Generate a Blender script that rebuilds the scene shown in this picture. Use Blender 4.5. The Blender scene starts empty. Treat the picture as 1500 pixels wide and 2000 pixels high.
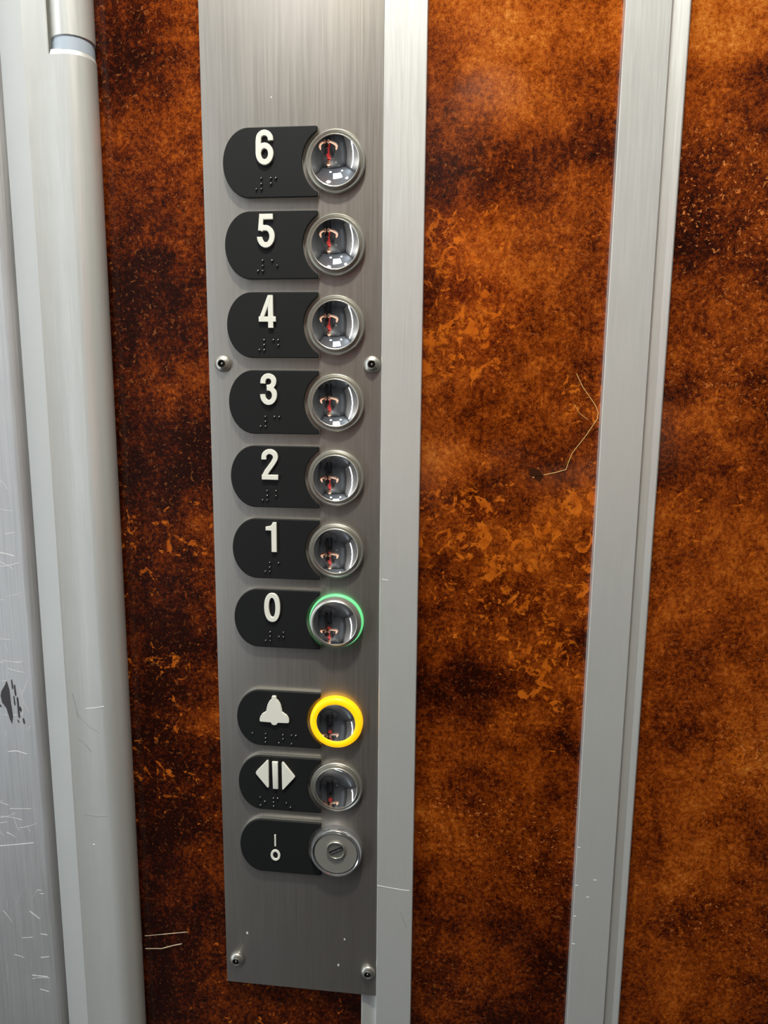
import bpy, bmesh, math, random
from mathutils import Vector, Matrix
random.seed(7)
S = bpy.context.scene
COL = S.collection
PI = math.pi

# ------------------------------------------------------------------ camera, world, lights, exposure
cam_data = bpy.data.cameras.new('camera')
cam = bpy.data.objects.new('camera', cam_data)
COL.objects.link(cam)
S.camera = cam
cam_data.sensor_fit = 'VERTICAL'
cam_data.sensor_height = 36.0
cam_data.lens = 1400.0 / 2000.0 * 36.0
cam_data.clip_start = 0.005
CAM_LOC = Vector((0.090735, -0.452766, 0.005757))
yaw, pit, rol = 0.1091677, -0.1631174, 0.0093304
fwd = Vector((-math.sin(yaw) * math.cos(pit), math.cos(yaw) * math.cos(pit), math.sin(pit)))
r0 = Vector((math.cos(yaw), math.sin(yaw), 0))
u0 = r0.cross(fwd)
cr = math.cos(rol) * r0 + math.sin(rol) * u0
cu = -math.sin(rol) * r0 + math.cos(rol) * u0
cam.matrix_world = Matrix(((cr.x, cu.x, -fwd.x, CAM_LOC.x), (cr.y, cu.y, -fwd.y, CAM_LOC.y),
                           (cr.z, cu.z, -fwd.z, CAM_LOC.z), (0, 0, 0, 1)))

W = bpy.data.worlds.new('world')
S.world = W
W.use_nodes = True
W.node_tree.nodes['Background'].inputs[0].default_value = (0.6, 0.7, 0.85, 1)
W.node_tree.nodes['Background'].inputs[1].default_value = 0.05

S.view_settings.view_transform = 'Standard'
S.view_settings.look = 'None'
S.view_settings.gamma = 1
S.view_settings.use_curve_mapping = False
S.view_settings.exposure = 0.0

SPOT_POWER = (18.5, 0.8, 0.8, 0.8)   # the downlights in the car's ceiling
PANEL_POWER = 2.4        # the opal ceiling panel
STRIP_POWER = 6.5         # upright light strip beside the door
CEIL, FLOOR = 1.08, -1.12
XL, XR, YB = -1.15, 0.62, -1.55


def area(name, loc, rot, power, color, size, size_y=None, shape='DISK'):
    d = bpy.data.lights.new(name, 'AREA')
    d.energy = power
    d.color = color
    d.shape = shape
    d.size = size
    if size_y:
        d.size_y = size_y
    o = bpy.data.objects.new(name, d)
    o.location = loc
    o.rotation_euler = rot
    COL.objects.link(o)
    return o


SPOTS = [(0.05, -0.44), (-0.62, -0.44), (0.05, -1.15), (-0.62, -1.15)]
for (sx, sy), pw in zip(SPOTS, SPOT_POWER):
    area('downlight_lamp', (sx, sy, CEIL - 0.008), (0, 0, 0), pw, (1.0, 0.96, 0.83), 0.11)
area('opal_panel_lamp', (-0.28, -0.8, CEIL - 0.022), (0, 0, 0), PANEL_POWER, (0.86, 0.93, 1.0), 0.36, 0.36, 'RECTANGLE')
area('strip_lamp', (XL + 0.035, -0.85, 0.0), (0, -PI / 2, 0), STRIP_POWER, (0.80, 0.92, 1.0), 1.9, 0.05, 'RECTANGLE')

# ------------------------------------------------------------------ materials


def mat(name, color=(0.5, 0.5, 0.5), rough=0.5, metal=0.0, emit=None, estr=0.0, coat=0.0, spec=None):
    m = bpy.data.materials.new(name)
    m.use_nodes = True
    b = m.node_tree.nodes['Principled BSDF']
    b.inputs['Base Color'].default_value = (*color, 1)
    b.inputs['Roughness'].default_value = rough
    b.inputs['Metallic'].default_value = metal
    if spec is not None:
        b.inputs['Specular IOR Level'].default_value = spec
    if coat:
        b.inputs['Coat Weight'].default_value = coat
        b.inputs['Coat Roughness'].default_value = 0.08
    if emit:
        b.inputs['Emission Color'].default_value = (*emit, 1)
        b.inputs['Emission Strength'].default_value = estr
    return m


class N:
    """small node helper"""

    def __init__(s, m):
        s.t = m.node_tree
        s.b = s.t.nodes['Principled BSDF']
        s.co = s.t.nodes.new('ShaderNodeTexCoord').outputs['Object']

    def link(s, a, b):
        s.t.links.new(a, b)

    def mapping(s, scale, loc=(0, 0, 0), rot=(0, 0, 0)):
        n = s.t.nodes.new('ShaderNodeMapping')
        n.inputs['Scale'].default_value = scale
        n.inputs['Location'].default_value = loc
        n.inputs['Rotation'].default_value = rot
        s.link(s.co, n.inputs[0])
        return n.outputs[0]

    def noise(s, scale, detail=4, rough=0.55, dist=0.0, vec=None, out='Fac'):
        n = s.t.nodes.new('ShaderNodeTexNoise')
        n.inputs['Scale'].default_value = scale
        n.inputs['Detail'].default_value = detail
        n.inputs['Roughness'].default_value = rough
        n.inputs['Distortion'].default_value = dist
        s.link(vec if vec is not None else s.co, n.inputs['Vector'])
        return n.outputs[out]

    def math(s, op, a, b=0.0, c=0.0, clamp=False):
        n = s.t.nodes.new('ShaderNodeMath')
        n.operation = op
        n.use_clamp = clamp
        for i, v in enumerate((a, b, c)):
            if isinstance(v, (int, float)):
                n.inputs[i].default_value = v
            else:
                s.link(v, n.inputs[i])
        return n.outputs[0]

    def smooth(s, v, lo, hi, a=0.0, b=1.0):
        n = s.t.nodes.new('ShaderNodeMapRange')
        n.interpolation_type = 'SMOOTHSTEP'
        s.link(v, n.inputs[0])
        for i, q in enumerate((lo, hi, a, b)):
            n.inputs[i + 1].default_value = q
        return n.outputs[0]

    def ramp(s, v, stops):
        n = s.t.nodes.new('ShaderNodeValToRGB')
        e = n.color_ramp.elements
        while len(e) < len(stops):
            e.new(0.5)
        for el, (p, c) in zip(e, stops):
            el.position = p
            el.color = (*c, 1)
        s.link(v, n.inputs[0])
        return n.outputs[0]

    def mix(s, f, a, b):
        n = s.t.nodes.new('ShaderNodeMix')
        n.data_type = 'RGBA'
        for i, v in ((0, f), (6, a), (7, b)):
            if isinstance(v, (int, float)):
                n.inputs[i].default_value = v
            elif isinstance(v, tuple):
                n.inputs[i].default_value = (*v, 1)
            else:
                s.link(v, n.inputs[i])
        return n.outputs[2]

    def attr(s, name):
        n = s.t.nodes.new('ShaderNodeAttribute')
        n.attribute_name = name
        return n.outputs['Fac']

    def bump(s, h, strength, dist):
        n = s.t.nodes.new('ShaderNodeBump')
        n.inputs['Strength'].default_value = strength
        n.inputs['Distance'].default_value = dist
        s.link(h, n.inputs['Height'])
        s.link(n.outputs[0], s.b.inputs['Normal'])


def lin(r, g, b):
    return tuple(((c / 255) / 12.92 if c / 255 <= 0.04045 else ((c / 255 + 0.055) / 1.055) ** 2.4) for c in (r, g, b))


def brushed(name, color, rough, streak=0.10, fine=900, aniso=0.5, metal=1.0):
    m = mat(name, color, rough, metal)
    n = N(m)
    v = n.mapping((fine, fine, fine * 0.02))
    f = n.noise(1.0, 3, 0.6, vec=v)
    f2 = n.noise(9.0, 4, 0.6)
    k = n.math('ADD', n.math('MULTIPLY', f, 0.65), n.math('MULTIPLY', f2, 0.35))
    c0 = tuple(c * (1 - streak) for c in color)
    c1 = tuple(min(1, c * (1 + streak)) for c in color)
    n.link(n.ramp(k, [(0.32, c0), (0.68, c1)]), n.b.inputs['Base Color'])
    n.link(n.smooth(k, 0.3, 0.7, rough - 0.05, rough + 0.05), n.b.inputs['Roughness'])
    n.b.inputs['Anisotropic'].default_value = aniso
    t = n.t.nodes.new('ShaderNodeCombineXYZ')
    t.inputs[0].default_value = 1.0
    n.link(t.outputs[0], n.b.inputs['Tangent'])
    n.bump(f, 0.06, 0.0004)
    return m


M_steel = brushed('brushed_steel', (0.365, 0.338, 0.310), 0.42, 0.085, aniso=0.3, metal=0.68)
M_door = brushed('scuffed_steel', (0.66, 0.66, 0.67), 0.5, 0.14, fine=700, metal=0.6)
M_alu = brushed('anodised_aluminium', (0.80, 0.81, 0.79), 0.38, 0.02, fine=1500, aniso=0.0, metal=0.5)
M_chrome = mat('mirror_chrome', (0.86, 0.86, 0.87), 0.03, 1.0)
M_rim = mat('satin_metal_rim', (0.52, 0.51, 0.46), 0.36, 0.85)
M_key = mat('satin_key_face', (0.42, 0.41, 0.37), 0.42, 0.55)
M_polish = mat('polished_collar', (0.75, 0.76, 0.78), 0.14, 0.9)
M_dark = mat('dark_recess', (0.012, 0.011, 0.010), 0.5)
M_black = mat('black_plate', (0.010, 0.0105, 0.011), 0.55, spec=0.3)
M_white = mat('white_numeral', (0.90, 0.90, 0.81), 0.45)
M_pin = mat('braille_pin', (0.25, 0.25, 0.25), 0.25, 1.0)
M_green = mat('lit_green_ring', (0.10, 0.35, 0.18), 0.35, emit=(0.16, 0.80, 0.28), estr=0.85)
M_yellow = mat('lit_yellow_ring', (0.9, 0.45, 0.01), 0.35, emit=(1.0, 0.50, 0.0), estr=0.95)
M_scratch = mat('pale_scratch', (0.85, 0.72, 0.5), 0.5)
M_hair = mat('golden_scratch', (0.75, 0.48, 0.16), 0.4)
M_nick = mat('white_nick', (0.80, 0.80, 0.79), 0.5)
M_scuff = mat('grey_scuff', (0.32, 0.32, 0.32), 0.6)
M_chip = mat('dark_chip', (0.05, 0.045, 0.05), 0.6)
M_washer = mat('blue_grey_washer', (0.50, 0.58, 0.68), 0.35)


def copper_material():
    m = mat('copper_patina_laminate', (0.2, 0.06, 0.01), 0.22)
    n = N(m)
    tone, flake, spark = n.attr('tone'), n.attr('flake'), n.attr('spark')
    cloud = n.noise(24, 6, 0.62, 0.3)
    mid = n.noise(95, 6, 0.72, 0.25)
    grain = n.noise(380, 5, 0.75, 0.3)
    fine = n.noise(1100, 2, 0.6)
    v = n.math('ADD', tone, n.math('MULTIPLY', n.math('SUBTRACT', cloud, 0.5), 0.9))
    v = n.math('ADD', v, n.math('MULTIPLY', n.math('SUBTRACT', mid, 0.5), 0.8))
    v = n.math('ADD', v, n.math('MULTIPLY', n.math('SUBTRACT', grain, 0.5), 1.15))
    v = n.math('ADD', v, n.math('MULTIPLY', n.math('SUBTRACT', fine, 0.5), 0.55))
    base = n.ramp(v, [(0.0, lin(36, 9, 3)), (0.2, lin(78, 26, 5)), (0.42, lin(128, 55, 11)),
                      (0.62, lin(168, 82, 21)), (0.86, lin(202, 118, 42)), (1.0, lin(226, 156, 80))])
    # curling flakes with a crisp edge
    fl = n.noise(78, 7, 0.68, 1.5)
    fl2 = n.noise(170, 4, 0.6, 1.2)
    fk = n.math('ADD', n.math('MULTIPLY', fl, 0.72), n.math('MULTIPLY', fl2, 0.28))
    thr = n.math('SUBTRACT', 0.645, n.math('MULTIPLY', flake, 0.205))
    d = n.math('SUBTRACT', fk, thr)
    fm = n.smooth(d, 0.0, 0.03)
    fm = n.math('MULTIPLY', fm, n.smooth(flake, 0.02, 0.25))
    fcol = n.ramp(n.noise(130, 4, 0.6), [(0.3, lin(176, 80, 14)), (0.7, lin(226, 122, 32))])
    c = n.mix(n.math('MULTIPLY', fm, 0.8), base, fcol)
    # dark pits and bright glints
    pit_n = n.noise(300, 3, 0.75, 1.0)
    pit = n.math('MULTIPLY', n.smooth(pit_n, 0.56, 0.66), n.math('ADD', 0.15, n.math('MULTIPLY', spark, 0.85)))
    c = n.mix(pit, c, lin(30, 9, 5))
    gl_n = n.noise(340, 3, 0.7, 0.6, vec=n.mapping((1, 1, 1), (3.1, 1.7, 5.3)))
    gl = n.math('MULTIPLY', n.smooth(gl_n, 0.585, 0.66), n.math('ADD', 0.05, n.math('MULTIPLY', spark, 0.9)))
    c = n.mix(gl, c, lin(235, 140, 70))
    n.link(c, n.b.inputs['Base Color'])
    n.b.inputs['Specular IOR Level'].default_value = 0.5
    n.link(n.smooth(cloud, 0.3, 0.7, 0.09, 0.15), n.b.inputs['Roughness'])
    return m


M_copper = copper_material()


def noisy(name, c0, c1, scale, rough=0.6):
    m = mat(name, c0, rough)
    n = N(m)
    n.link(n.ramp(n.noise(scale, 5, 0.65), [(0.38, c0), (0.62, c1)]), n.b.inputs['Base Color'])
    return m


M_floor = noisy('speckled_floor', (0.015, 0.015, 0.017), (0.05, 0.05, 0.055), 140, 0.4)
M_ceil = noisy('pale_ceiling', (0.55, 0.57, 0.6), (0.72, 0.74, 0.77), 25, 0.5)
M_backwall = noisy('grey_laminate', (0.045, 0.046, 0.05), (0.075, 0.077, 0.08), 18, 0.35)
M_lamp = mat('lamp_diffuser', (0.9, 0.9, 0.85), 0.4, emit=(1, 0.95, 0.85), estr=8)
M_lampcool = mat('lamp_diffuser_cool', (0.9, 0.9, 0.9), 0.4, emit=(0.86, 0.93, 1), estr=4)

# ------------------------------------------------------------------ mesh helpers


def obj(name, bm, mats, parent=None, smooth=35):
    me = bpy.data.meshes.new(name)
    bmesh.ops.recalc_face_normals(bm, faces=bm.faces)
    flags = [bool(smooth) and len(f.verts) <= 4 for f in bm.faces]
    bm.to_mesh(me)
    bm.free()
    for m in (mats if isinstance(mats, (list, tuple)) else [mats]):
        me.materials.append(m)
    if smooth:
        me.shade_smooth()
        me.set_sharp_from_angle(angle=math.radians(smooth))
    me.polygons.foreach_set('use_smooth', flags)
    o = bpy.data.objects.new(name, me)
    COL.objects.link(o)
    if parent:
        o.parent = parent
    return o


def tag(o, label, cat, group=None, kind=None):
    o['label'] = label
    o['category'] = cat
    if group:
        o['group'] = group
    if kind:
        o['kind'] = kind
    return o


def part_label(o, label):
    o['label'] = label
    return o


def thing(name, loc, label, cat, group=None):
    o = bpy.data.objects.new(name, None)
    o.empty_display_size = 0.01
    o.location = loc
    COL.objects.link(o)
    return tag(o, label, cat, group)


def box(bm, x0, x1, y0, y1, z0, z1, mi=0):
    vs = [bm.verts.new((x, y, z)) for x in (x0, x1) for y in (y0, y1) for z in (z0, z1)]
    for f in ((0, 1, 3, 2), (4, 6, 7, 5), (0, 4, 5, 1), (2, 3, 7, 6), (0, 2, 6, 4), (1, 5, 7, 3)):
        bm.faces.new([vs[i] for i in f]).material_index = mi


def bevel_all(bm, w, seg=2):
    bmesh.ops.bevel(bm, geom=list(bm.edges), offset=w, segments=seg, profile=0.5, affect='EDGES', clamp_overlap=True)


def prism_z(bm, sec, z0, z1, mi=0):
    """closed x,y section extruded along z"""
    a = [bm.verts.new((x, y, z0)) for x, y in sec]
    b = [bm.verts.new((x, y, z1)) for x, y in sec]
    n = len(sec)
    for i in range(n):
        bm.faces.new((a[i], a[(i + 1) % n], b[(i + 1) % n], b[i])).material_index = mi
    bm.faces.new(a[::-1]).material_index = mi
    bm.faces.new(b).material_index = mi


def offset_poly(pts, d):
    """shrink a counter-clockwise polygon by d"""
    n = len(pts)
    out = []
    for i in range(n):
        p0, p1, p2 = Vector(pts[i - 1]), Vector(pts[i]), Vector(pts[(i + 1) % n])
        e1, e2 = (p1 - p0).normalized(), (p2 - p1).normalized()
        n1, n2 = Vector((-e1.y, e1.x)), Vector((-e2.y, e2.x))
        m = n1 + n2
        m = m.normalized() if m.length > 1e-6 else n1
        k = d / max(0.45, m.dot(n1))
        out.append((p1.x + m.x * k, p1.y + m.y * k))
    return out


def area2(p):
    return sum(p[i - 1][0] * p[i][1] - p[i][0] * p[i - 1][1] for i in range(len(p)))


def slab(bm, pts, y_back, y_front, bev=0.0, mi=0, back=True):
    """x,z outline standing out of the wall towards -y with a rounded front edge"""
    if area2(pts) < 0:
        pts = pts[::-1]
    rings = []
    if bev > 0:
        for k in range(4):
            a = k / 3 * PI / 2
            rings.append((offset_poly(pts, bev * (1 - math.cos(a))), y_front + bev - bev * math.sin(a)))
        rings.insert(0, (pts, y_back))
    else:
        rings = [(pts, y_back), (pts, y_front)]
    vr = [[bm.verts.new((x, y, z)) for x, z in ps] for ps, y in rings]
    n = len(pts)
    for a, b in zip(vr, vr[1:]):
        for i in range(n):
            bm.faces.new((a[i], a[(i + 1) % n], b[(i + 1) % n], b[i])).material_index = mi
    bm.faces.new(vr[-1]).material_index = mi
    if back:
        bm.faces.new(vr[0][::-1]).material_index = mi


def ribbon(bm, path, w, y_back, y_front, closed=False, mi=0, bev=0.0002):
    """stroke of constant width in the x,z plane, raised from y_back to y_front"""
    n = len(path)
    L, R = [], []
    for i in range(n):
        p = Vector(path[i])
        if closed:
            a, b = Vector(path[i - 1]), Vector(path[(i + 1) % n])
        else:
            a, b = Vector(path[max(0, i - 1)]), Vector(path[min(n - 1, i + 1)])
        e1 = (p - a).normalized() if (p - a).length > 0 else (b - p).normalized()
        e2 = (b - p).normalized() if (b - p).length > 0 else e1
        t = (e1 + e2).normalized()
        nn = Vector((-t.y, t.x))
        k = 1 / max(0.6, nn.dot(Vector((-e1.y, e1.x))))
        L.append(p + nn * w / 2 * k)
        R.append(p - nn * w / 2 * k)

    def row(P, C, y, d):
        out = []
        for q, c in zip(P, C):
            v = (c - q).normalized() * d
            out.append(bm.verts.new((q.x + v.x, y, q.y + v.y)))
        return out
    rows = [row(L, R, y_back, 0), row(L, R, y_front + bev, 0), row(L, R, y_front, bev),
            row(R, L, y_front, bev), row(R, L, y_front + bev, 0), row(R, L, y_back, 0)]
    m = n if closed else n - 1
    for a, b in zip(rows, rows[1:]):
        for i in range(m):
            j = (i + 1) % n
            bm.faces.new((a[i], a[j], b[j], b[i])).material_index = mi
    if not closed:
        bm.faces.new([r[0] for r in rows]).material_index = mi
        bm.faces.new([r[-1] for r in rows][::-1]).material_index = mi


def lathe(bm, prof, cx=0.0, cz=0.0, seg=64, mi=0, cap0=False, cap1=False):
    """(radius, height-out-of-the-wall) profile turned about an axis along -y"""
    rings = []
    for r, h in prof:
        if r < 1e-7:
            rings.append([bm.verts.new((cx, -h, cz))])
        else:
            rings.append([bm.verts.new((cx + r * math.cos(2 * PI * k / seg), -h, cz + r * math.sin(2 * PI * k / seg)))
                          for k in range(seg)])
    for a, b in zip(rings, rings[1:]):
        for k in range(seg):
            j = (k + 1) % seg
            if len(a) == 1 and len(b) == 1:
                continue
            if len(a) == 1:
                f = bm.faces.new((a[0], b[j], b[k]))
            elif len(b) == 1:
                f = bm.faces.new((a[k], a[j], b[0]))
            else:
                f = bm.faces.new((a[k], a[j], b[j], b[k]))
            f.material_index = mi
    if cap0:
        bm.faces.new(rings[0]).material_index = mi
    if cap1:
        bm.faces.new(rings[-1]).material_index = mi


def arc(cx, cz, rx, rz, a0, a1, n=18):
    return [(cx + rx * math.cos(math.radians(a0 + (a1 - a0) * k / n)),
             cz + rz * math.sin(math.radians(a0 + (a1 - a0) * k / n))) for k in range(n + 1)]


def mm(pts, ox=0.0, oz=0.0):
    return [((x + ox) / 1000, (z + oz) / 1000) for x, z in pts]


# ------------------------------------------------------------------ the setting: copper walls
ROWS = [240 - 16.5 * k for k in range(42)]      # heights in mm, top to bottom


def tone_table(keys):
    """rows given as (image height in thousandths from the top, values) -> function of height"""
    def f(t, u):
        t = max(keys[0][0], min(keys[-1][0], t))
        for (t0, v0), (t1, v1) in zip(keys, keys[1:]):
            if t0 <= t <= t1:
                k = (t - t0) / (t1 - t0)
                row = [a + (b - a) * k for a, b in zip(v0, v1)]
                break
        p = max(0, min(len(row) - 1, u * len(row) - 0.5))
        i = min(len(row) - 2, int(p))
        return row[i] + (row[i + 1] - row[i]) * (p - i)
    return f


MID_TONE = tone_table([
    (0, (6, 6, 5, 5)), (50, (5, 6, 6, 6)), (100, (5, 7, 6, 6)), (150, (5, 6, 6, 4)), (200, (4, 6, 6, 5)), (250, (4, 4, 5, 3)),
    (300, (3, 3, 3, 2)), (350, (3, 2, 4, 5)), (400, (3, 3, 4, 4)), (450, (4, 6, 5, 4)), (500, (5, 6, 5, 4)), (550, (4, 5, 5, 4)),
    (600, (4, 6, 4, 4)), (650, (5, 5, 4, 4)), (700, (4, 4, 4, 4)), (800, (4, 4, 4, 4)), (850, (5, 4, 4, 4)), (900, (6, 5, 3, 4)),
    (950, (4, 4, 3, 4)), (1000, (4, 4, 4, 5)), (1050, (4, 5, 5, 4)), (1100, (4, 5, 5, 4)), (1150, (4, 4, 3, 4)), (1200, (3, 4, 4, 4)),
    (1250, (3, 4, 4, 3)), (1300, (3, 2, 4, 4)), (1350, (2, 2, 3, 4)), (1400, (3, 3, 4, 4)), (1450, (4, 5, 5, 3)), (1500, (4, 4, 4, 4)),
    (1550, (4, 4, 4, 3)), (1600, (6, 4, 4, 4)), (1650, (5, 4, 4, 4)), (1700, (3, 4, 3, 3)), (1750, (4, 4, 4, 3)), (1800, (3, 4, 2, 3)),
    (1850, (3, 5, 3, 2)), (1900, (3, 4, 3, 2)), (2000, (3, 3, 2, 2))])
MID_FLAKE = tone_table([
    (0, (1, 1, 1, 1)), (380, (2, 2, 2, 2)), (420, (5, 5, 4, 3)), (500, (6, 5, 3, 2)), (560, (5, 4, 2, 1)), (620, (6, 6, 1, 1)),
    (680, (7, 5, 1, 1)), (740, (6, 3, 2, 4)), (790, (1, 1, 2, 5)), (850, (1, 1, 1, 3)), (900, (3, 4, 1, 4)), (960, (6, 5, 3, 6)),
    (1000, (5, 5, 4, 6)), (1060, (5, 6, 6, 5)), (1120, (5, 6, 6, 5)), (1180, (3, 5, 6, 5)), (1240, (4, 6, 6, 5)), (1300, (1, 2, 7, 5)),
    (1360, (0, 0, 5, 5)), (1420, (1, 1, 5, 4)), (1480, (1, 3, 3, 2)), (1560, (1, 1, 1, 1)), (2000, (1, 1, 1, 1))])
MID_SPARK = tone_table([
    (0, (1, 1, 2, 1)), (300, (2, 1, 1, 2)), (420, (2, 2, 2, 2)), (500, (1, 1, 2, 2)), (900, (1, 1, 1, 1)), (1540, (1, 1, 1, 1)),
    (1575, (5, 7, 7, 5)), (1630, (6, 7, 7, 6)), (1680, (2, 4, 5, 5)), (1730, (1, 2, 4, 4)), (1800, (1, 1, 1, 1)), (1900, (3, 2, 1, 1)),
    (1970, (3, 2, 1, 1)), (2000, (1, 1, 1, 1))])
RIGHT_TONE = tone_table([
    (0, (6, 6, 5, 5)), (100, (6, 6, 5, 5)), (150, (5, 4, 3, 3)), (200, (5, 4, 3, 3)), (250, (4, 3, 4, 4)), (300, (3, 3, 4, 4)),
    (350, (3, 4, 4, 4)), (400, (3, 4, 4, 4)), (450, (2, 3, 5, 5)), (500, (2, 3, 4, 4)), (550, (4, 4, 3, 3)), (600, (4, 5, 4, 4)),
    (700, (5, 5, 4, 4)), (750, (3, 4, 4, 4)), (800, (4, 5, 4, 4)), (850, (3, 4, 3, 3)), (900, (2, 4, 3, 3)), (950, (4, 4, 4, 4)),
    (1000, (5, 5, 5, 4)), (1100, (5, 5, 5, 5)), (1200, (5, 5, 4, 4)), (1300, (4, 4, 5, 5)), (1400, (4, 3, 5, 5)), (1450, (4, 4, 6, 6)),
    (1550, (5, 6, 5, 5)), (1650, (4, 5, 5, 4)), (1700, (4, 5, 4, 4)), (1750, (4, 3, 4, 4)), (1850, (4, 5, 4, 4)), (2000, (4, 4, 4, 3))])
RIGHT_FLAKE = tone_table([
    (0, (1, 1, 1, 1)), (700, (1, 2, 2, 2)), (980, (3, 3, 2, 2)), (1100, (3, 2, 2, 2)), (1300, (2, 2, 2, 3)), (1450, (1, 2, 4, 4)),
    (1600, (2, 2, 2, 2)), (2000, (1, 2, 2, 1))])
RIGHT_SPARK = tone_table([
    (0, (1, 1, 1, 1)), (240, (2, 2, 1, 1)), (280, (8, 7, 3, 2)), (350, (9, 8, 4, 3)), (420, (8, 8, 8, 6)), (480, (6, 6, 8, 7)),
    (550, (2, 5, 8, 7)), (620, (2, 3, 4, 4)), (680, (3, 5, 4, 3)), (760, (3, 7, 6, 3)), (820, (1, 3, 3, 2)), (1000, (1, 1, 1, 1)),
    (1350, (1, 2, 2, 2)), (1440, (1, 2, 7, 8)), (1500, (1, 2, 5, 6)), (1560, (1, 2, 2, 2)), (1700, (1, 5, 4, 3)), (1770, (1, 6, 6, 5)),
    (1850, (1, 2, 3, 3)), (2000, (1, 1, 1, 1))])
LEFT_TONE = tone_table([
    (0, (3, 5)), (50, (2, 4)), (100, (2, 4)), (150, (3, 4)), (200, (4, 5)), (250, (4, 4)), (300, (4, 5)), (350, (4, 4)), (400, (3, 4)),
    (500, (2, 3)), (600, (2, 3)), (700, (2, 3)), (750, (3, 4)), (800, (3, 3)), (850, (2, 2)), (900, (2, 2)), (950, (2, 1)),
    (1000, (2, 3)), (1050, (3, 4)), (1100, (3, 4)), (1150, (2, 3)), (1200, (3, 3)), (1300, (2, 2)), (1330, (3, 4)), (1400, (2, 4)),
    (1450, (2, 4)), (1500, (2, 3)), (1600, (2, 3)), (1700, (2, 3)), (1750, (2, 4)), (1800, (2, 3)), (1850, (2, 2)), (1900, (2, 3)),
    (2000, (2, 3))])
LEFT_FLAKE = tone_table([
    (0, (1, 1)), (900, (1, 1)), (1040, (3, 4)), (1080, (5, 6)), (1120, (3, 3)), (1280, (1, 2)), (1320, (5, 5)), (1380, (3, 3)),
    (1460, (3, 5)), (1520, (4, 3)), (1640, (3, 3)), (1750, (1, 2)), (2000, (1, 3))])
LEFT_SPARK = tone_table([(0, (2, 2)), (700, (2, 2)), (1000, (1, 2)), (2000, (1, 1))])

# heights (mm) of the image rows 0,100,..2000 along the middle of the wall: perspective rows of the table
ROW_Z = [226, 199, 172, 144, 115, 86.4, 57, 27, -4, -35.6, -68, -101, -134.5, -169, -204.5, -241, -278, -316, -355, -395, -437]


def row_of(z):
    z *= 1000
    if z >= ROW_Z[0]:
        return 0
    for i in range(20):
        if ROW_Z[i] >= z >= ROW_Z[i + 1]:
            return 100 * (i + (ROW_Z[i] - z) / (ROW_Z[i] - ROW_Z[i + 1]))
    return 2000


def copper_wall(name, x0, x1, z0, z1, ux0, ux1, tone, flake, spark, tshift=0.0):
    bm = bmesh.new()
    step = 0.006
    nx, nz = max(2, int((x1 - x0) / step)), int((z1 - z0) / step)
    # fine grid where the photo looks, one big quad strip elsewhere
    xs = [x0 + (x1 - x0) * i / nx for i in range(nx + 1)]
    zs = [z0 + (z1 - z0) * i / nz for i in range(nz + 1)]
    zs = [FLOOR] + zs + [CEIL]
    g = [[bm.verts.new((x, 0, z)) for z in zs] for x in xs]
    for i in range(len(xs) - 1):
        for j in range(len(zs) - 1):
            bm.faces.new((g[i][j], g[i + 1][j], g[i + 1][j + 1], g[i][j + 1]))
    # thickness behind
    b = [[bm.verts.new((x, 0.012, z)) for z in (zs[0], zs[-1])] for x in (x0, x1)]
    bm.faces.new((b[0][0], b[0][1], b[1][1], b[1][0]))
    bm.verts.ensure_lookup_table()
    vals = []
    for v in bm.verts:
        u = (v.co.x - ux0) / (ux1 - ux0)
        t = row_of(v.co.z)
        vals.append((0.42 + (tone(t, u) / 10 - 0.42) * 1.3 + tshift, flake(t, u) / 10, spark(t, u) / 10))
    me = bpy.data.meshes.new(name)
    bm.to_mesh(me)
    bm.free()
    me.materials.append(M_copper)
    for k, an in enumerate(('tone', 'flake', 'spark')):
        a = me.attributes.new(an, 'FLOAT', 'POINT')
        a.data.foreach_set('value', [q[k] for q in vals])
    o = bpy.data.objects.new(name, me)
    COL.objects.link(o)
    return o


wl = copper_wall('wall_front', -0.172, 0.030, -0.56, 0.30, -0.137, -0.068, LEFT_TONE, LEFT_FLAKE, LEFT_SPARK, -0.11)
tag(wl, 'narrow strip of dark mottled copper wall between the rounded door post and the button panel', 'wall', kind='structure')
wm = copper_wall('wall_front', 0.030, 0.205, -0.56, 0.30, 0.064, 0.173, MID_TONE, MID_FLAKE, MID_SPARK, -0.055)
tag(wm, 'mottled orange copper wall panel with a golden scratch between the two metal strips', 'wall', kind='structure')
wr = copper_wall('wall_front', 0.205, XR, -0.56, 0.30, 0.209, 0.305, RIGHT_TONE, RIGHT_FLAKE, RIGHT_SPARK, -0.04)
tag(wr, 'mottled orange copper wall at the right edge, beyond the grooved metal strip', 'wall', kind='structure')


def scratch(path, w, m, parent, y=0.0, name='scratch', lab=None):
    bm = bmesh.new()
    ribbon(bm, mm(path), w / 1000, y + 0.0003, y - 0.00012, bev=0.00005)
    o = obj(name, bm, m, parent)
    if lab:
        o['label'] = lab
    return o


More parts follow.
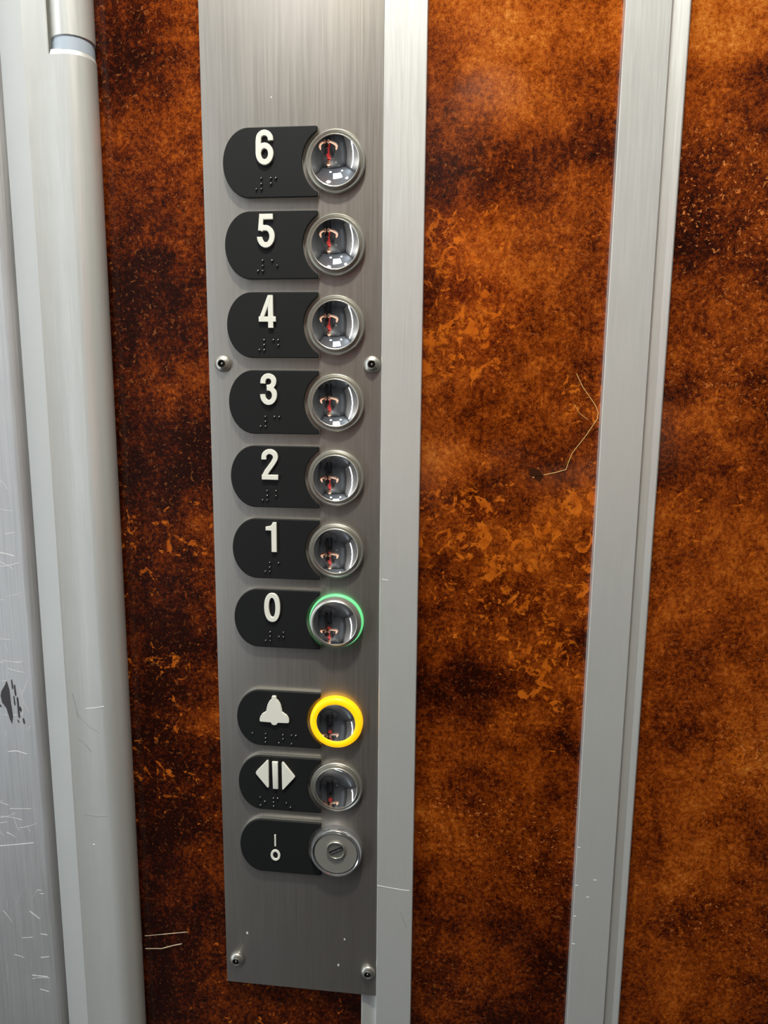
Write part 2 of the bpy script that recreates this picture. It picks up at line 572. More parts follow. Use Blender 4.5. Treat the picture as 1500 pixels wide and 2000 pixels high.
scratch([(157.8, 19), (159.6, 15.5), (162, 11), (166.5, 5), (170.5, -0.6), (171.8, -4), (171.6, -8), (165.5, -18), (157.8, -29),
         (155.6, -35), (154.4, -39.4), (148, -41.4), (134, -44.8)], 0.38, M_hair, wm, lab='bent golden scratch')
scratch([(157.5, 0.5), (161, -5), (166, -8.5)], 0.25, M_hair, wm)
scratch([(132.5, -41), (136.5, -42), (138.5, -44.5), (140, -45.5)], 5.0, mat('dark_blot', lin(58, 26, 9), 0.3), wm, name='scuff', lab='small dark blot')
scratch([(-135, -393.6), (-120, -390.6), (-108, -388.2), (-101.8, -386.9)], 0.45, M_scratch, wl, lab='long pale scratch')
scratch([(-135, -404.2), (-122, -402.8), (-114, -399.6), (-106.5, -397.2)], 0.6, M_scratch, wl, lab='lower pale scratch')

# ------------------------------------------------------------------ aluminium strips


def strip(name, x0, x1, fl, label):
    """raised flat face from x0 to x1 with a lower grooved flange reaching to x = fl"""
    s = 1 if fl > x1 else -1
    a, b = (x0, x1) if s > 0 else (x1, x0)          # a = plain side, b = flange side
    yf = -0.0075
    sec = [(a, 0.001), (a, yf + 0.0004), (a + s * 0.0004, yf), (b - s * 0.0005, yf), (b, yf + 0.0005),
           (b, -0.0022), (b + s * 0.0015, -0.0016), (b + s * 0.0040, -0.0022), (b + s * 0.0070, -0.0032),
           (fl - s * 0.0008, -0.0036), (fl, -0.0030), (fl, 0.001)]
    if s < 0:
        sec = sec[::-1]
    bm = bmesh.new()
    prism_z(bm, sec, FLOOR + 0.001, CEIL - 0.001)
    o = obj(name, bm, M_alu, smooth=25)
    return tag(o, label, 'trim strip', kind='structure')


t1 = strip('trim_1', 0.0394, 0.0642, 0.0282, 'flat pale aluminium strip running up the right edge of the button panel')
t2 = strip('trim_2', 0.1728, 0.1978, 0.2087, 'pale aluminium strip with a grooved right flange between the two orange copper panels')
scratch([(39.6, -330.5), (47, -331.2), (56, -332.2), (62, -332.4)], 0.5, M_nick, t1, -0.0075, lab='white scratch')
scratch([(41, -112), (45, -112.4)], 0.6, M_nick, t1, -0.0075)
scratch([(56, -349), (58, -355), (60.5, -361)], 0.25, M_scuff, t1, -0.0075, 'scuff')
for x, z in ((173.4, -290), (173.4, -318), (173.2, -341), (173.4, -362), (185, -313), (181, -326), (179, -440)):
    scratch([(x, z), (x + 1.8, z - 0.1)], 0.6, M_nick, t2, -0.0075)

# ------------------------------------------------------------------ door post with hinge barrel
PX, PY, PR = -0.1480, -0.0067, 0.0127
YF = PY - PR                                       # -0.020 front plane
NOTCH = 0.2035


def nose(n=20):
    return [(PX + PR * math.cos(math.radians(a)), PY + PR * math.sin(math.radians(a)))
            for a in [270 + 110 * k / n for k in range(n + 1)]]


bm = bmesh.new()
chamf = [(-0.2060, 0.0100), (-0.2030, 0.0055), (-0.1722, -0.0197), (-0.1712, YF)]
low = chamf + [(-0.156, YF)] + nose() + [(PX + 0.005, 0.0), (PX + 0.005, 0.010)]
prism_z(bm, low, FLOOR + 0.001, NOTCH - 0.003)
# chamfered shoulder of the lower barrel
rim_lo = [(-0.1565, YF)] + nose() + [(PX + 0.005, 0.0), (-0.1565, 0.0)]
ctr = Vector((PX, PY))
rim_hi = [(ctr.x + (x - ctr.x) * 0.93, ctr.y + (y - ctr.y) * 0.93) for x, y in rim_lo]
a = [bm.verts.new((x, y, NOTCH - 0.003)) for x, y in rim_lo]
b = [bm.verts.new((x, y, NOTCH)) for x, y in rim_hi]
for i in range(len(a)):
    j = (i + 1) % len(a)
    bm.faces.new((a[i], a[j], b[j], b[i]))
bm.faces.new(b)
# plate beside the notch
up = chamf + [(-0.1575, YF), (-0.1570, YF + 0.0005), (-0.1616, -0.0115), (-0.1616, 0.010)]
prism_z(bm, up, NOTCH - 0.003, CEIL - 0.001)
post = obj('trim_3', bm, M_alu, smooth=25)
tag(post, 'pale aluminium door post with bevelled left side and rounded right edge at the left', 'door post', kind='structure')

bm = bmesh.new()
bmw = bmesh.new()


def barrel(bm, r, z0, z1, ch=0.0):
    n = 48
    rows = [(r - ch, z0), (r, z0 + ch), (r, z1)] if ch else [(r, z0), (r, z1)]
    vr = [[bm.verts.new((PX + q * math.cos(2 * PI * k / n), PY + q * math.sin(2 * PI * k / n), z)) for k in range(n)]
          for q, z in rows]
    for p, q in zip(vr, vr[1:]):
        for k in range(n):
            bm.faces.new((p[k], p[(k + 1) % n], q[(k + 1) % n], q[k]))
    bm.faces.new(vr[0][::-1])
    bm.faces.new(vr[-1])


barrel(bm, 0.0125, 0.2105, CEIL - 0.001, 0.0006)
part_label(obj('hinge_barrel', bm, M_alu, post), 'separate upper barrel of the hinge')
barrel(bmw, 0.0120, NOTCH - 0.0005, 0.2105)
part_label(obj('hinge_washer', bmw, M_washer, post), 'blue grey hinge washer')
for pth, w, m, nm in (([(-168, -196), (-166, -206), (-165, -214)], 0.35, M_scuff, 'scuff'),
                      ([(-166, -210), (-158, -219), (-150, -224)], 0.25, M_scuff, 'scuff'),
                      ([(-159.5, -207), (-152, -205.8), (-146, -204.6)], 0.6, M_nick, 'scratch'),
                      ([(-166, -229), (-162, -231), (-157, -238)], 0.35, M_scuff, 'scuff'),
                      ([(-165, -285), (-155, -286), (-148, -285)], 0.35, M_scuff, 'scuff'),
                      ([(-160, -308), (-158.5, -308)], 0.9, M_nick, 'scratch')):
    scratch(pth, w, m, post, YF, nm)

# ------------------------------------------------------------------ door leaf at the left
DX = -0.2125
bm = bmesh.new()
rr = 0.008
sec = [(XL + 0.03, 0.045), (XL + 0.03, 0.0155)]
sec += [(DX - rr + rr * math.cos(math.radians(a)), 0.0155 + rr + rr * math.sin(math.radians(a))) for a in range(270, 361, 9)]
sec += [(DX, 0.045)]
prism_z(bm, sec, FLOOR + 0.004, CEIL - 0.03)
door = obj('door_1', bm, M_door, smooth=25)
tag(door, 'scratched brushed steel lift door at the far left edge', 'door', kind='structure')
DYF = 0.0155
random.seed(21)
for k in range(70):
    x = random.uniform(-262, -224)
    z = random.choice([random.uniform(-470, -40), random.uniform(-480, -300), random.uniform(-230, -60)])
    ln = random.uniform(4, 22)
    a = random.choice([random.uniform(-0.35, 0.35), random.uniform(0.9, 2.2)])
    bend = random.uniform(-0.5, 0.5)
    pts = []
    for i in range(6):
        s_ = i / 5
        ang = a + bend * s_
        pts.append((x, z))
        x += ln / 5 * math.cos(ang)
        z += ln / 5 * math.sin(ang)
    pts = [p for p in pts if p[0] < -222]
    if len(pts) > 1:
        scratch(pts, random.choice([0.12, 0.15, 0.2, 0.4]), M_nick, door, DYF)
for pts in ([(-262, -342), (-245, -339), (-228, -336)], [(-243, -262), (-236, -261), (-228, -263)], [(-236, -395), (-228, -401)],
            [(-238, -452), (-225, -452)], [(-240, -108), (-226, -111)]):
    scratch(pts, 0.6, M_nick, door, DYF)
# worn dark chip with streaks beside it
CHIP = [(12, 1343), (20, 1330), (25, 1320), (29, 1338), (30, 1365), (32, 1395), (29, 1411), (25, 1400), (20, 1378), (12, 1366), (10, 1352)]


def chip(pts):
    bm = bmesh.new()
    slab(bm, [((-249.3 + 0.39 * px) / 1000, (-224.3 - (py - 1370) * 0.373) / 1000) for px, py in pts], DYF + 0.0003, DYF - 0.00012)
    obj('scuff', bm, M_chip, door)


chip(CHIP)
for x, y0, y1, w in ((40, 1326, 1352, 1.6), (44, 1352, 1398, 1.8), (35, 1316, 1338, 1.4), (48, 1372, 1384, 2.2), (53, 1396, 1410, 1.8),
                     (7, 1325, 1332, 2.4), (8, 1370, 1377, 2.4), (37, 1350, 1372, 1.2), (42, 1400, 1408, 1.5)):
    chip([(x - w, y0 + 3), (x, y0), (x + w, y0 + 4), (x + w + 1, y1 - 3), (x + 0.5, y1), (x - w + 0.5, y1 - 5)])

# ------------------------------------------------------------------ the rest of the car
def room(name, x0, x1, y0, y1, z0, z1, m, label, cat):
    bm = bmesh.new()
    box(bm, x0, x1, y0, y1, z0, z1)
    return tag(obj(name, bm, m, smooth=0), label, cat, kind='structure')


room('floor', XL - 0.05, XR + 0.05, YB - 0.05, 0.08, FLOOR - 0.04, FLOOR, M_floor, 'dark speckled floor of the lift car', 'floor')
room('ceiling', XL - 0.05, XR + 0.05, YB - 0.05, 0.08, CEIL, CEIL + 0.04, M_ceil, 'pale ceiling of the lift car', 'ceiling')
room('wall_right', XR, XR + 0.04, YB, 0.05, FLOOR, CEIL, M_backwall, 'grey laminate right side wall of the lift car', 'wall')
room('wall_left', XL - 0.04, XL, YB, 0.05, FLOOR, CEIL, M_door, 'steel left side wall of the lift car', 'wall')
room('wall_back', XL, XR, YB - 0.04, YB, FLOOR, CEIL, M_backwall, 'grey laminate back wall of the lift car', 'wall')

for sx, sy in SPOTS:
    t = thing('ceiling_light', (sx, sy, CEIL), 'small round downlight in the lift ceiling', 'ceiling light', 'ceiling downlights')
    bm = bmesh.new()
    n = 40
    pr = [(0.056, 0.0), (0.056, -0.004), (0.047, -0.006), (0.045, -0.002)]
    vr = [[bm.verts.new((r * math.cos(2 * PI * k / n), r * math.sin(2 * PI * k / n), z)) for k in range(n)] for r, z in pr]
    for p, q in zip(vr, vr[1:]):
        for k in range(n):
            bm.faces.new((p[k], p[(k + 1) % n], q[(k + 1) % n], q[k]))
    obj('frame', bm, M_rim, t)
    bm = bmesh.new()
    bm.faces.new([bm.verts.new((0.045 * math.cos(2 * PI * k / n), 0.045 * math.sin(2 * PI * k / n), -0.002)) for k in range(n)])
    obj('diffuser', bm, M_lamp, t)
t = thing('ceiling_panel_light', (-0.28, -0.8, CEIL), 'square opal light panel in the lift ceiling', 'ceiling light')
bm = bmesh.new()
box(bm, -0.2, 0.2, -0.2, 0.2, -0.012, 0.0)
obj('frame', bm, M_alu, t)
bm = bmesh.new()
box(bm, -0.19, 0.19, -0.19, 0.19, -0.016, -0.0125)
obj('diffuser', bm, M_lampcool, t)
t = thing('light_strip', (XL, -0.85, 0), 'upright light strip on the left side wall', 'light strip')
bm = bmesh.new()
box(bm, 0.0, 0.02, -0.035, 0.035, -0.98, 0.98)
obj('frame', bm, M_alu, t)
bm = bmesh.new()
box(bm, 0.0205, 0.03, -0.027, 0.027, -0.96, 0.96)
obj('diffuser', bm, M_lampcool, t)

# ------------------------------------------------------------------ button panel
YP = -0.006                                          # face of the steel plate
PLX0, PLX1, PLZ0, PLZ1 = -0.0704, 0.0392, -0.4192, 0.52
panel = thing('control_panel', (0, 0, PLZ0), 'tall brushed steel lift button panel screwed over the copper wall', 'control panel')


def at(o, parent, loc):
    o.parent = parent
    o.location = loc
    return o


bm = bmesh.new()
box(bm, PLX0, PLX1, YP, -0.0042, PLZ0, PLZ1)
bevel_all(bm, 0.0003, 2)
at(obj('faceplate', bm, M_steel, smooth=40), panel, (0, 0, -PLZ0))
bm = bmesh.new()
box(bm, PLX0 + 0.004, 0.0275, -0.0042, -0.0001, PLZ0 + 0.006, PLZ1 - 0.006)
at(obj('back_box', bm, M_dark, smooth=0), panel, (0, 0, -PLZ0))


def screw_meshes():
    bm = bmesh.new()
    R, H = 0.0052, 0.0030
    prof = [(R, 0.0), (R, 0.0004)] + [(R * math.cos(a), 0.0004 + (H - 0.0004) * math.sin(a)) for a in
                                     [math.radians(6 + 9 * k) for k in range(7)]]
    prof += [(0.0025, H), (0.0024, H - 0.0001)]
    lathe(bm, prof, seg=48)
    hb = bmesh.new()                                  # hexagonal socket: ring wall and floor with a centre pin
    o1 = [hb.verts.new((0.00245 * math.cos(PI * 2 * k / 6), -(H - 0.0001), 0.00245 * math.sin(PI * 2 * k / 6))) for k in range(6)]
    o2 = [hb.verts.new((0.0020 * math.cos(PI * 2 * k / 6), -(H - 0.0001), 0.0020 * math.sin(PI * 2 * k / 6))) for k in range(6)]
    o3 = [hb.verts.new((0.0020 * math.cos(PI * 2 * k / 6), -(H - 0.0016), 0.0020 * math.sin(PI * 2 * k / 6))) for k in range(6)]
    for p, q in ((o1, o2), (o2, o3)):
        for k in range(6):
            hb.faces.new((p[k], p[(k + 1) % 6], q[(k + 1) % 6], q[k]))
    hb.faces.new(o3)
    pb = bmesh.new()
    lathe(pb, [(0.0007, H - 0.0016), (0.0007, H - 0.0006), (0.0004, H - 0.0003), (0, H - 0.0003)], seg=16)
    return bm, hb, pb


for x, z in ((-0.0612, 0.0236), (0.0336, 0.0236), (-0.0626, -0.4000), (0.0334, -0.4003)):
    b1, b2, b3 = screw_meshes()
    so = at(obj('screw', b1, M_rim), panel, (x, YP, z - PLZ0))
    obj('hex_socket', b2, M_dark, so, smooth=0)
    obj('socket_pin', b3, M_rim, so)
for x, z, w in ((-0.0545, -0.378, 0.0011), (0.0165, -0.376, 0.0008), (0.012, -0.397, 0.0010), (-0.0275, 0.178, 0.0006)):
    bm = bmesh.new()
    slab(bm, [(x + w * math.cos(a) * 0.7, z + w * math.sin(a)) for a in [2 * PI * k / 10 for k in range(10)]], YP + 0.0001, YP - 0.00008)
    at(obj('dent', bm, M_nick), panel, (0, 0, -PLZ0))

# ---- plates
BX = 0.0112                                           # button axis
XT, XLFT, HH = 0.0010, -0.0573, 0.0201
CUT = 0.0196


def plate_outline(grow=0.0):
    hh, cut = HH + grow, CUT - grow
    xt = XT + grow
    a_ = 0.0165
    cx = XLFT + a_ - grow
    pts = [(cx - (a_ + 0) * math.cos(t_), hh * math.sin(t_)) for t_ in [-PI / 2 + PI * k / 36 for k in range(37)]]
    # top edge to the tip, rounded
    zc = math.sqrt(cut * cut - (BX - xt) ** 2)
    r_ = 0.0014
    tip = [(xt - r_ + r_ * math.cos(t_), hh - r_ + r_ * math.sin(t_)) for t_ in [PI / 2 - PI / 2 * k / 5 for k in range(6)]]
    a0 = math.atan2(zc, xt - BX)
    cc = [(BX + cut * math.cos(t_), cut * math.sin(t_)) for t_ in [a0 + (2 * PI - 2 * a0) * k / 30 for k in range(31)]]
    cc[0] = (cc[0][0] - 0.0002, cc[0][1])
    cc[-1] = (cc[-1][0] - 0.0002, cc[-1][1])
    tip2 = [(x, -z) for x, z in reversed(tip)]
    return pts + tip + cc + tip2


ZB, TB, TF = YP, YP - 0.0014, YP - 0.0031              # plate: back, steel base front, black front


def make_plate():
    a = bmesh.new()
    slab(a, plate_outline(0.0), ZB, TB - 0.0004, 0.0)
    b = bmesh.new()
    slab(b, offset_poly(plate_outline(0.0) if area2(plate_outline(0.0)) > 0 else plate_outline(0.0)[::-1], 0.0003), TB - 0.0004, TF, 0.0005)
    return a, b


NZ0, NZ1 = TF, TF - 0.0015                             # raised lettering


def numeral(ch):
    bm = bmesh.new()
    w = 3.15
    cnt = [0]

    def rib(path, closed=False, ww=w, oz=8.0, ox=-30.9):
        ribbon(bm, mm(path, ox, oz), ww / 1000, NZ0, NZ1 - 0.00004 * cnt[0], closed)
        cnt[0] += 1

    def pol(pts, ox=-30.9, oz=8.0):
        slab(bm, mm(pts, ox, oz), NZ0, NZ1, 0.0002, back=False)
    if ch == '0':
        rib([(3.75 * math.copysign(abs(math.cos(t_)) ** 0.85, math.cos(t_)), 8.15 * math.copysign(abs(math.sin(t_)) ** 0.92, math.sin(t_)))
             for t_ in [2 * PI * k / 40 + 0.02 for k in range(40)]], True)
    elif ch == '1':
        pol([(0.3, -9.7), (3.7, -9.7), (3.7, 9.7), (1.3, 9.7), (0.6, 8.2), (-0.8, 7.2), (-3.4, 6.7), (-3.4, 4.4), (0.3, 4.4)])
    elif ch == '2':
        rib([(-3.75, 3.2)] + arc(0, 4.6, 3.75, 3.55, 180, -25, 22) + [(2.3, 1.2), (0.2, -1.6), (-1.9, -4.3), (-3.2, -6.6), (-3.5, -8.6)])
        rib([(-5.2, -8.15), (5.3, -8.15)])
    elif ch == '3':
        rib([(-3.5, 3.6)] + arc(0, 4.7, 3.45, 3.45, 175, -90, 24) + [(-1.0, 1.15)])
        rib([(-1.0, 0.75)] + arc(0, -3.7, 3.75, 4.45, 90, -175, 26) + [(-3.75, -3.0)])
    elif ch == '4':
        rib([(2.1, 9.7), (2.1, -9.7)], ww=3.2)
        rib([(-5.3, -4.6), (5.3, -4.6)], ww=3.1)
        rib([(-4.1, -5.0), (1.6, 8.9)], ww=2.5)
    elif ch == '5':
        rib([(-2.9, 8.15), (4.4, 8.15)])
        rib([(-2.5, 9.7), (-3.4, 0.2)], ww=2.7)
        rib([(-3.4, 0.6), (-2.2, 1.7)] + arc(-0.1, -3.2, 3.85, 4.95, 95, -172, 26) + [(-3.9, -3.4)])
    elif ch == '6':
        rib([(3.65, 3.9)] + arc(0.05, 4.6, 3.6, 3.55, 5, 178, 20) + [(-3.75, 3.0), (-3.85, -3.5)])
        rib(arc(0, -3.55, 3.75, 4.6, 0, 350, 35), True)
    elif ch == 'bell':
        half = [(14, 1058), (19, 1066), (19, 1084), (38, 1100), (54, 1128), (62, 1160), (68, 1190), (84, 1202), (104, 1214), (120, 1238),
                (126, 1262), (124, 1276), (116, 1280), (30, 1282), (22, 1296), (10, 1303)]
        pts = [(x * 0.0805, (1180 - z) * 0.084) for x, z in half] + [(-x * 0.0805, (1180 - z) * 0.084) for x, z in reversed(half)]
        pol(pts, -30.7, 6.5)
    elif ch == 'open':
        def cv(p):
            return [((x - 517) * 0.0815, (237 - z) * 0.0846) for x, z in p]
        pol(cv([(350, 226), (356, 214), (446, 117), (456, 114), (460, 122), (462, 340), (456, 350), (446, 346), (356, 240)]), -30.7, 7.0)
        pol(cv([(492, 124), (540, 124), (540, 356), (496, 356)]), -30.7, 7.0)
        pol(cv([(574, 128), (580, 121), (590, 126), (678, 232), (684, 242), (678, 252), (590, 352), (580, 361), (575, 352)]), -30.7, 7.0)
    elif ch == 'io':
        ribbon(bm, mm([(-31.7, 9.2), (-31.7, 0.6)]), 0.0012, NZ0, NZ0 - 0.0006)
        ribbon(bm, mm([(-31.7 + 2.6 * math.cos(t_), -6.4 + 3.4 * math.sin(t_)) for t_ in [2 * PI * k / 32 for k in range(32)]]),
               0.0017, NZ0, NZ0 - 0.0006, True)
    return bm


NUMSIGN = [(0, 2), (1, 0), (1, 1), (1, 2)]
CELL = {'1': [(0, 0)], '2': [(0, 0), (0, 1)], '3': [(0, 0), (1, 0)], '4': [(0, 0), (1, 0), (1, 1)], '5': [(0, 0), (1, 1)],
        '6': [(0, 0), (0, 1), (1, 0)], '0': [(0, 1), (1, 0), (1, 1)]}


def braille(ch):
    pts = []
    if ch in CELL:
        sh = {'1': 1.4, '2': 0.5, '0': 0.9}.get(ch, 0.2)
        for c, r in NUMSIGN:
            pts.append((-36.6 + sh + 3.05 * c, -9.0 - 3.0 * r))
        for c, r in CELL[ch]:
            pts.append((-27.7 + sh + 3.05 * c, -9.0 - 3.0 * r))
    elif ch == 'bell':
        pts = [(-46.2, -11), (-37, -11), (-37.1, -14), (-37.2, -17), (-25.1, -11), (-25, -14), (-27.9, -17), (-19.2, -11), (-16.1, -11),
               (-19.1, -17.1)]
    elif ch == 'open':
        pts = [(-41.6, -10.6), (-38.5, -13.6), (-41.5, -16.5), (-32.4, -10.6), (-29.5, -10.6), (-32.3, -13.6), (-32.3, -16.6),
               (-23.3, -13.6), (-20.5, -16.6)]
    if not pts:
        return None
    bm = bmesh.new()
    for x, z in pts:
        lathe(bm, [(0.00078, 0.0), (0.00074, 0.0004), (0.0006, 0.00075), (0.00035, 0.00098), (0, 0.00105)], x / 1000, z / 1000, 14)
    bmesh.ops.translate(bm, verts=bm.verts, vec=(0, TF, 0))
    return bm


# ---- push buttons
def collar_profile():
    return [(0.0179, 0.0), (0.0179, 0.0020), (0.0177, 0.0026), (0.0173, 0.0029), (0.0169, 0.0029), (0.0163, 0.0024), (0.0156, 0.0021),
            (0.0149, 0.0021)]


def bezel_profile(lift=0.0):
    h = lift
    if h > 0.002:
        return [(0.0168, 0.0005), (0.0168, 0.0024 + h), (0.0164, 0.0031 + h), (0.0153, 0.0034 + h), (0.0149, 0.0038 + h),
                (0.0145, 0.0041 + h), (0.0141, 0.0039 + h)]
    return [(0.0150, 0.0005), (0.0150, 0.0034 + h), (0.0148, 0.0039 + h), (0.0145, 0.0041 + h), (0.0141, 0.0039 + h)]


def dish(bm, lift=0.0):
    A = math.radians(31)
    Rc = 0.0141 / math.sin(A)
    prof = []
    for k in range(17):
        a = A * (1 - k / 16)
        prof.append((Rc * math.sin(a) if k < 16 else 0.0, 0.0039 + lift - Rc * (math.cos(a) - math.cos(A))))
    lathe(bm, prof, seg=96)


LEVELS = [('6', 0.141), ('5', 0.094), ('4', 0.047), ('3', 0.0), ('2', -0.047), ('1', -0.094), ('0', -0.141),
          ('bell', -0.2111), ('open', -0.2584), ('io', -0.3057)]
PL_LABEL = {'bell': 'black tactile plate with raised white bell symbol', 'open': 'black tactile plate with white door opening arrows',
            'io': 'black plate marked with a small white I over O beside the key switch'}
BT_LABEL = {'6': 'round mirrored push button beside the plate reading 6, topmost in the column',
            '0': 'round mirrored push button with a glowing green ring beside the plate reading 0',
            'bell': 'round mirrored alarm button with a glowing yellow ring beside the bell symbol',
            'open': 'round mirrored push button beside the door opening arrows'}
for ch, z in LEVELS:
    lab = PL_LABEL.get(ch, 'black tactile plate with raised white numeral %s and braille dots' % ch)
    t = thing('label_plate', (0, 0, z), lab, 'label plate', 'tactile plates on the button panel')
    b1, b2 = make_plate()
    part_label(obj('plate_base', b1, M_rim, t), 'metal edge under the black plate')
    obj('plate_face', b2, M_black, t)
    nm = {'bell': 'bell_symbol', 'open': 'arrow_symbol', 'io': 'switch_symbol'}.get(ch, 'numeral')
    part_label(obj(nm, numeral(ch), M_white, t), 'raised white lettering')
    bb = braille(ch)
    if bb:
        part_label(obj('braille_lettering', bb, M_pin, t), 'small raised braille dots')

for ch, z in LEVELS[:-1]:
    lab = BT_LABEL.get(ch, 'round mirrored push button beside the plate reading %s' % ch)
    t = thing('push_button', (BX, YP, z), lab, 'button', 'round push buttons in a column')
    lift = 0.0032 if ch == '0' else (0.0008 if ch == 'bell' else 0.0)
    bm = bmesh.new()
    if ch == 'bell':
        lathe(bm, [(0.0178, 0.0), (0.0178, 0.0028), (0.0174, 0.0040), (0.0165, 0.0048), (0.0152, 0.0050), (0.0138, 0.0049), (0.0132, 0.0045), (0.0131, 0.0030)])
        part_label(obj('ring', bm, M_yellow, t), 'glowing yellow ring')
        bm = bmesh.new()
        dish(bm, 0.0003)
        obj('mirror_cap', bm, M_chrome, t, smooth=80)
        continue
    lathe(bm, collar_profile())
    ro = obj('ring', bm, M_green if ch == '0' else M_rim, t)
    if ch == '0':
        part_label(ro, 'glowing green ring')
    bm = bmesh.new()
    lathe(bm, bezel_profile(lift))
    obj('bezel', bm, M_rim, t)
    bm = bmesh.new()
    dish(bm, lift)
    obj('mirror_cap', bm, M_chrome, t, smooth=80)

# ---- key switch
t = thing('key_switch', (BX, YP, -0.3057), 'round chrome key switch with a diagonal key slot at the foot of the column', 'key switch')
bm = bmesh.new()
lathe(bm, [(0.0182, 0.0), (0.0182, 0.0030), (0.0178, 0.0050), (0.0170, 0.0062), (0.0161, 0.0065), (0.0155, 0.0062), (0.0153, 0.0030)])
obj('collar', bm, M_polish, t)
bm = bmesh.new()
lathe(bm, [(0.0149, 0.0010), (0.0149, 0.0054), (0.0146, 0.0058), (0, 0.0058)])
obj('lock_face', bm, M_key, t)
KX, KZ = 0.0003, 0.0030
bm = bmesh.new()
lathe(bm, [(0.0066, 0.0057), (0.0066, 0.0068), (0.0063, 0.0072), (0.0057, 0.0072), (0.0055, 0.0066), (0, 0.0066)], KX, KZ, 48)
co = obj('lock_core', bm, M_rim, t)
bm = bmesh.new()
ca, sa = math.cos(math.radians(28)), math.sin(math.radians(28))


def rotp(p):
    return [(KX + x * ca - y * sa, KZ + x * sa + y * ca) for x, y in p]


slab(bm, rotp([(-0.0050, -0.0011), (0.0050, -0.0011), (0.0050, 0.0011), (-0.0050, 0.0011)]), -0.0064, -0.00675)
obj('key_slot', bm, M_dark, co)
bm = bmesh.new()
slab(bm, rotp([(-0.0046, -0.0013), (0.0046, -0.0013), (0.0046, -0.0003), (-0.0046, -0.0003)]), -0.0066, -0.0071, 0.0001)
part_label(obj('slot_edge', bm, M_chrome, co), 'bright edge of the key slot')

# ------------------------------------------------------------------ the photographer, seen only in the mirrored dishes
M_skin = mat('skin', (0.68, 0.42, 0.30), 0.5)
M_cloth = mat('dark_jacket', (0.018, 0.018, 0.022), 0.8)
M_red = mat('red_shirt', (0.45, 0.02, 0.02), 0.75)
M_hairm = mat('dark_hair', (0.03, 0.02, 0.015), 0.6)
M_shoe = mat('black_shoe', (0.012, 0.012, 0.012), 0.4)
M_phone = mat('dark_phone', (0.02, 0.02, 0.025), 0.2)
M_lens = mat('lens_glass', (0.01, 0.01, 0.015), 0.05)
PXC, PYC = 0.12, -0.88

chains = []


def chain(pts, rads):
    chains.append((pts, rads))


V, E_, RAD, ROOT = [], [], [], []


def addv(p, r, link=None, root=False):
    V.append(p)
    RAD.append(r)
    i = len(V) - 1
    if link is not None:
        E_.append((link, i))
    if root:
        ROOT.append(i)
    return i


pel = addv((PXC, PYC, -0.20), 0.135, root=True)
wai = addv((PXC, PYC - 0.01, 0.00), 0.115, pel)
che = addv((PXC, PYC, 0.17), 0.130, wai)
nkb = addv((PXC, PYC + 0.005, 0.29), 0.062, che)
nk = addv((PXC, PYC + 0.02, 0.355), 0.050, nkb)
jaw = addv((PXC, PYC + 0.045, 0.405), 0.066, nk)
hd = addv((PXC, PYC + 0.035, 0.475), 0.083, jaw)
addv((PXC, PYC + 0.030, 0.535), 0.062, hd)
for sd in (-1, 1):
    sh = addv((PXC + sd * 0.155, PYC, 0.245), 0.062, che)
    ua = addv((PXC + sd * 0.215, PYC + 0.07, 0.085), 0.047, sh)
    el = addv((PXC + sd * 0.270, PYC + 0.20, -0.090), 0.042, ua)
    fa = addv((PXC + sd * 0.190, PYC + 0.30, -0.115), 0.040, el)
    wr_ = addv((PXC + sd * 0.088, PYC + 0.375, -0.118), 0.027, fa)
    pm = addv((PXC - 0.012 + sd * 0.056, -0.478, -0.112), 0.023, wr_)
    addv((PXC - 0.012 + sd * 0.050, -0.456, -0.098), 0.018, pm)
    hip = addv((PXC + sd * 0.09, PYC, -0.30), 0.088, pel)
    kn = addv((PXC + sd * 0.10, PYC + 0.015, -0.66), 0.058, hip)
    ca_ = addv((PXC + sd * 0.105, PYC, -0.82), 0.054, kn)
    an = addv((PXC + sd * 0.105, PYC - 0.01, -1.045), 0.038, ca_)
    ft = addv((PXC + sd * 0.115, PYC + 0.07, -1.083), 0.034, an)
    addv((PXC + sd * 0.122, PYC + 0.15, -1.090), 0.028, ft)
    for k in range(4):                                # fingers curl across the back of the phone
        zf = -0.072 - 0.019 * k
        ln = (0.040, 0.046, 0.043, 0.034)[k]
        xo = PXC - 0.012
        a_ = addv((xo + sd * 0.056, -0.462 + 0.004 * (k % 2), zf), 0.0092, root=True)
        b_ = addv((xo + sd * 0.052, -0.444, zf + 0.003), 0.0088, a_)
        c_ = addv((xo + sd * (0.052 - ln * 0.55), -0.436, zf + 0.005), 0.0080, b_)
        addv((xo + sd * (0.052 - ln), -0.441, zf + 0.006), 0.0068, c_)
    a_ = addv((PXC - 0.012 + sd * 0.056, -0.484, -0.105), 0.0115, root=True)   # thumb on the screen side
    b_ = addv((PXC - 0.012 + sd * 0.044, -0.490, -0.080), 0.0100, a_)
    addv((PXC - 0.012 + sd * 0.026, -0.482, -0.062), 0.0085, b_)
me = bpy.data.meshes.new('body')
me.from_pydata(V, E_, [])
tmp = bpy.data.objects.new('body_source', me)
COL.objects.link(tmp)
sk = tmp.modifiers.new('skin', 'SKIN')
sk.use_smooth_shade = True
for i, d in enumerate(me.skin_vertices[0].data):
    r = RAD[i]
    d.radius = (r, r)
    d.use_root = i in ROOT
for i in (pel, wai, che):
    r = RAD[i]
    me.skin_vertices[0].data[i].radius = (r * 1.15, r * 0.78)
sb = tmp.modifiers.new('sub', 'SUBSURF')
sb.levels = sb.render_levels = 2
dg = bpy.context.evaluated_depsgraph_get()
bme = bpy.data.meshes.new_from_object(tmp.evaluated_get(dg))
bpy.data.objects.remove(tmp)
bme.name = 'body'
bme.materials.clear()
for m in (M_skin, M_cloth, M_red, M_shoe):
    bme.materials.append(m)
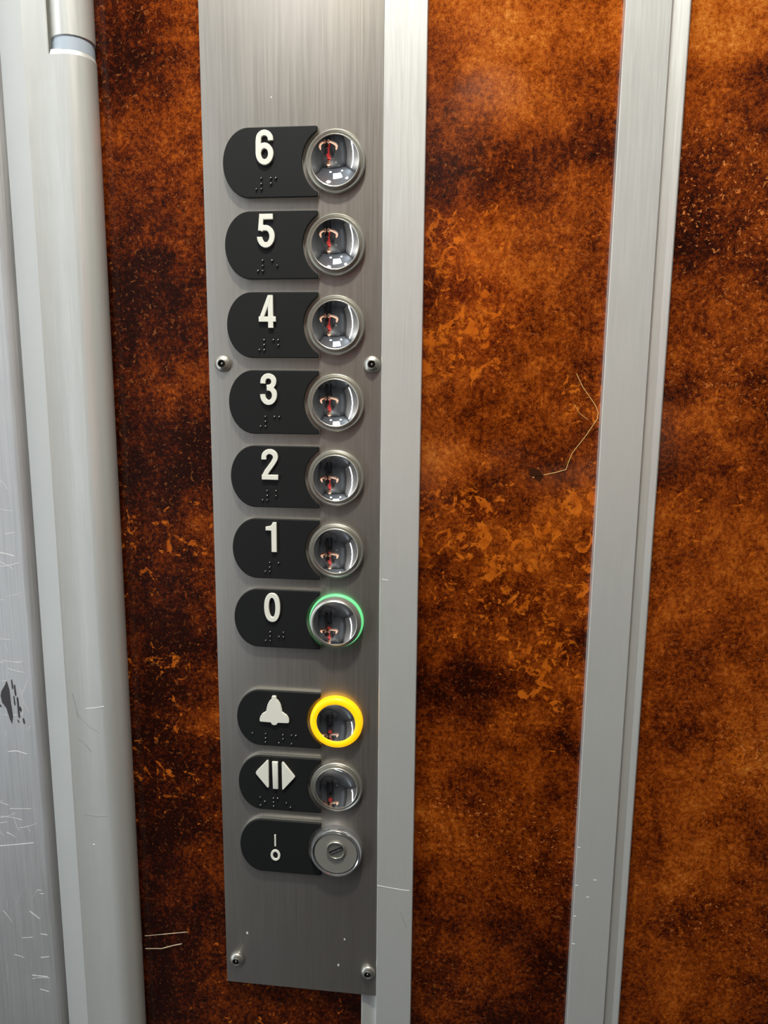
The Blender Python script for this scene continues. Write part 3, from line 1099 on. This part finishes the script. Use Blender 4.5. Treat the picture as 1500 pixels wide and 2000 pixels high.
for p in bme.polygons:
    c = p.center
    if c.z > 0.325 or c.y > PYC + 0.17:
        p.material_index = 0
    elif c.z < -1.035:
        p.material_index = 3
    elif abs(c.x - PXC) < 0.055 and c.y > PYC + 0.03 and c.z > -0.22:
        p.material_index = 2
    else:
        p.material_index = 1
    p.use_smooth = True
person = bpy.data.objects.new('person', bme)
COL.objects.link(person)
tag(person, 'person in dark jacket over a red shirt holding up a phone in both hands', 'person')
hc = Vector((PXC, PYC + 0.035, 0.475))
bm = bmesh.new()
bmesh.ops.create_uvsphere(bm, u_segments=28, v_segments=18, radius=1.0)
for v in bm.verts:
    v.co = Vector((v.co.x * 0.083, v.co.y * 0.098 - 0.012, v.co.z * 0.100 + 0.030))
bmesh.ops.delete(bm, geom=[v for v in bm.verts if v.co.z < -0.02 or (v.co.y > 0.045 and v.co.z < 0.062)], context='VERTS')
bmesh.ops.translate(bm, verts=bm.verts, vec=hc)
obj('hair', bm, M_hairm, person)
for sd in (-1, 1):
    bm = bmesh.new()
    bmesh.ops.create_uvsphere(bm, u_segments=12, v_segments=8, radius=0.011)
    bmesh.ops.translate(bm, verts=bm.verts, vec=hc + Vector((sd * 0.031, 0.074, -0.012)))
    obj('eye', bm, M_white, person)
    bm = bmesh.new()
    bmesh.ops.create_uvsphere(bm, u_segments=12, v_segments=8, radius=0.026)
    for v in bm.verts:
        v.co = Vector((v.co.x * 0.35, v.co.y * 0.65, v.co.z * 1.1))
    bmesh.ops.translate(bm, verts=bm.verts, vec=hc + Vector((sd * 0.081, 0.0, -0.015)))
    obj('ear', bm, M_skin, person)
bm = bmesh.new()
bmesh.ops.create_cone(bm, cap_ends=True, segments=12, radius1=0.016, radius2=0.005, depth=0.045)
bmesh.ops.translate(bm, verts=bm.verts, vec=hc + Vector((0, 0.086, -0.022)))
obj('nose', bm, M_skin, person)

# phone: lens beside the viewpoint, body behind it
bm = bmesh.new()
box(bm, -0.038, 0.038, -0.004, 0.004, -0.080, 0.080)
bevel_all(bm, 0.003, 3)
phone = obj('phone', bm, M_phone)
up_ = cu
phone.matrix_world = Matrix(((cr.x, fwd.x, cu.x, 0), (cr.y, fwd.y, cu.y, 0), (cr.z, fwd.z, cu.z, 0), (0, 0, 0, 1)))
phone.location = CAM_LOC - fwd * 0.0075 - cu * 0.062 + cr * 0.018
tag(phone, 'dark phone held up in both hands in front of the red shirt', 'phone')
bm = bmesh.new()
lathe(bm, [(0.006, 0.0), (0.006, 0.0012), (0.005, 0.0016), (0.0, 0.0016)], seg=24)
bmesh.ops.rotate(bm, verts=bm.verts, matrix=Matrix.Rotation(PI, 3, 'Z'))
bmesh.ops.translate(bm, verts=bm.verts, vec=(-0.018, 0.0040, 0.040))
obj('lens', bm, M_lens, phone)
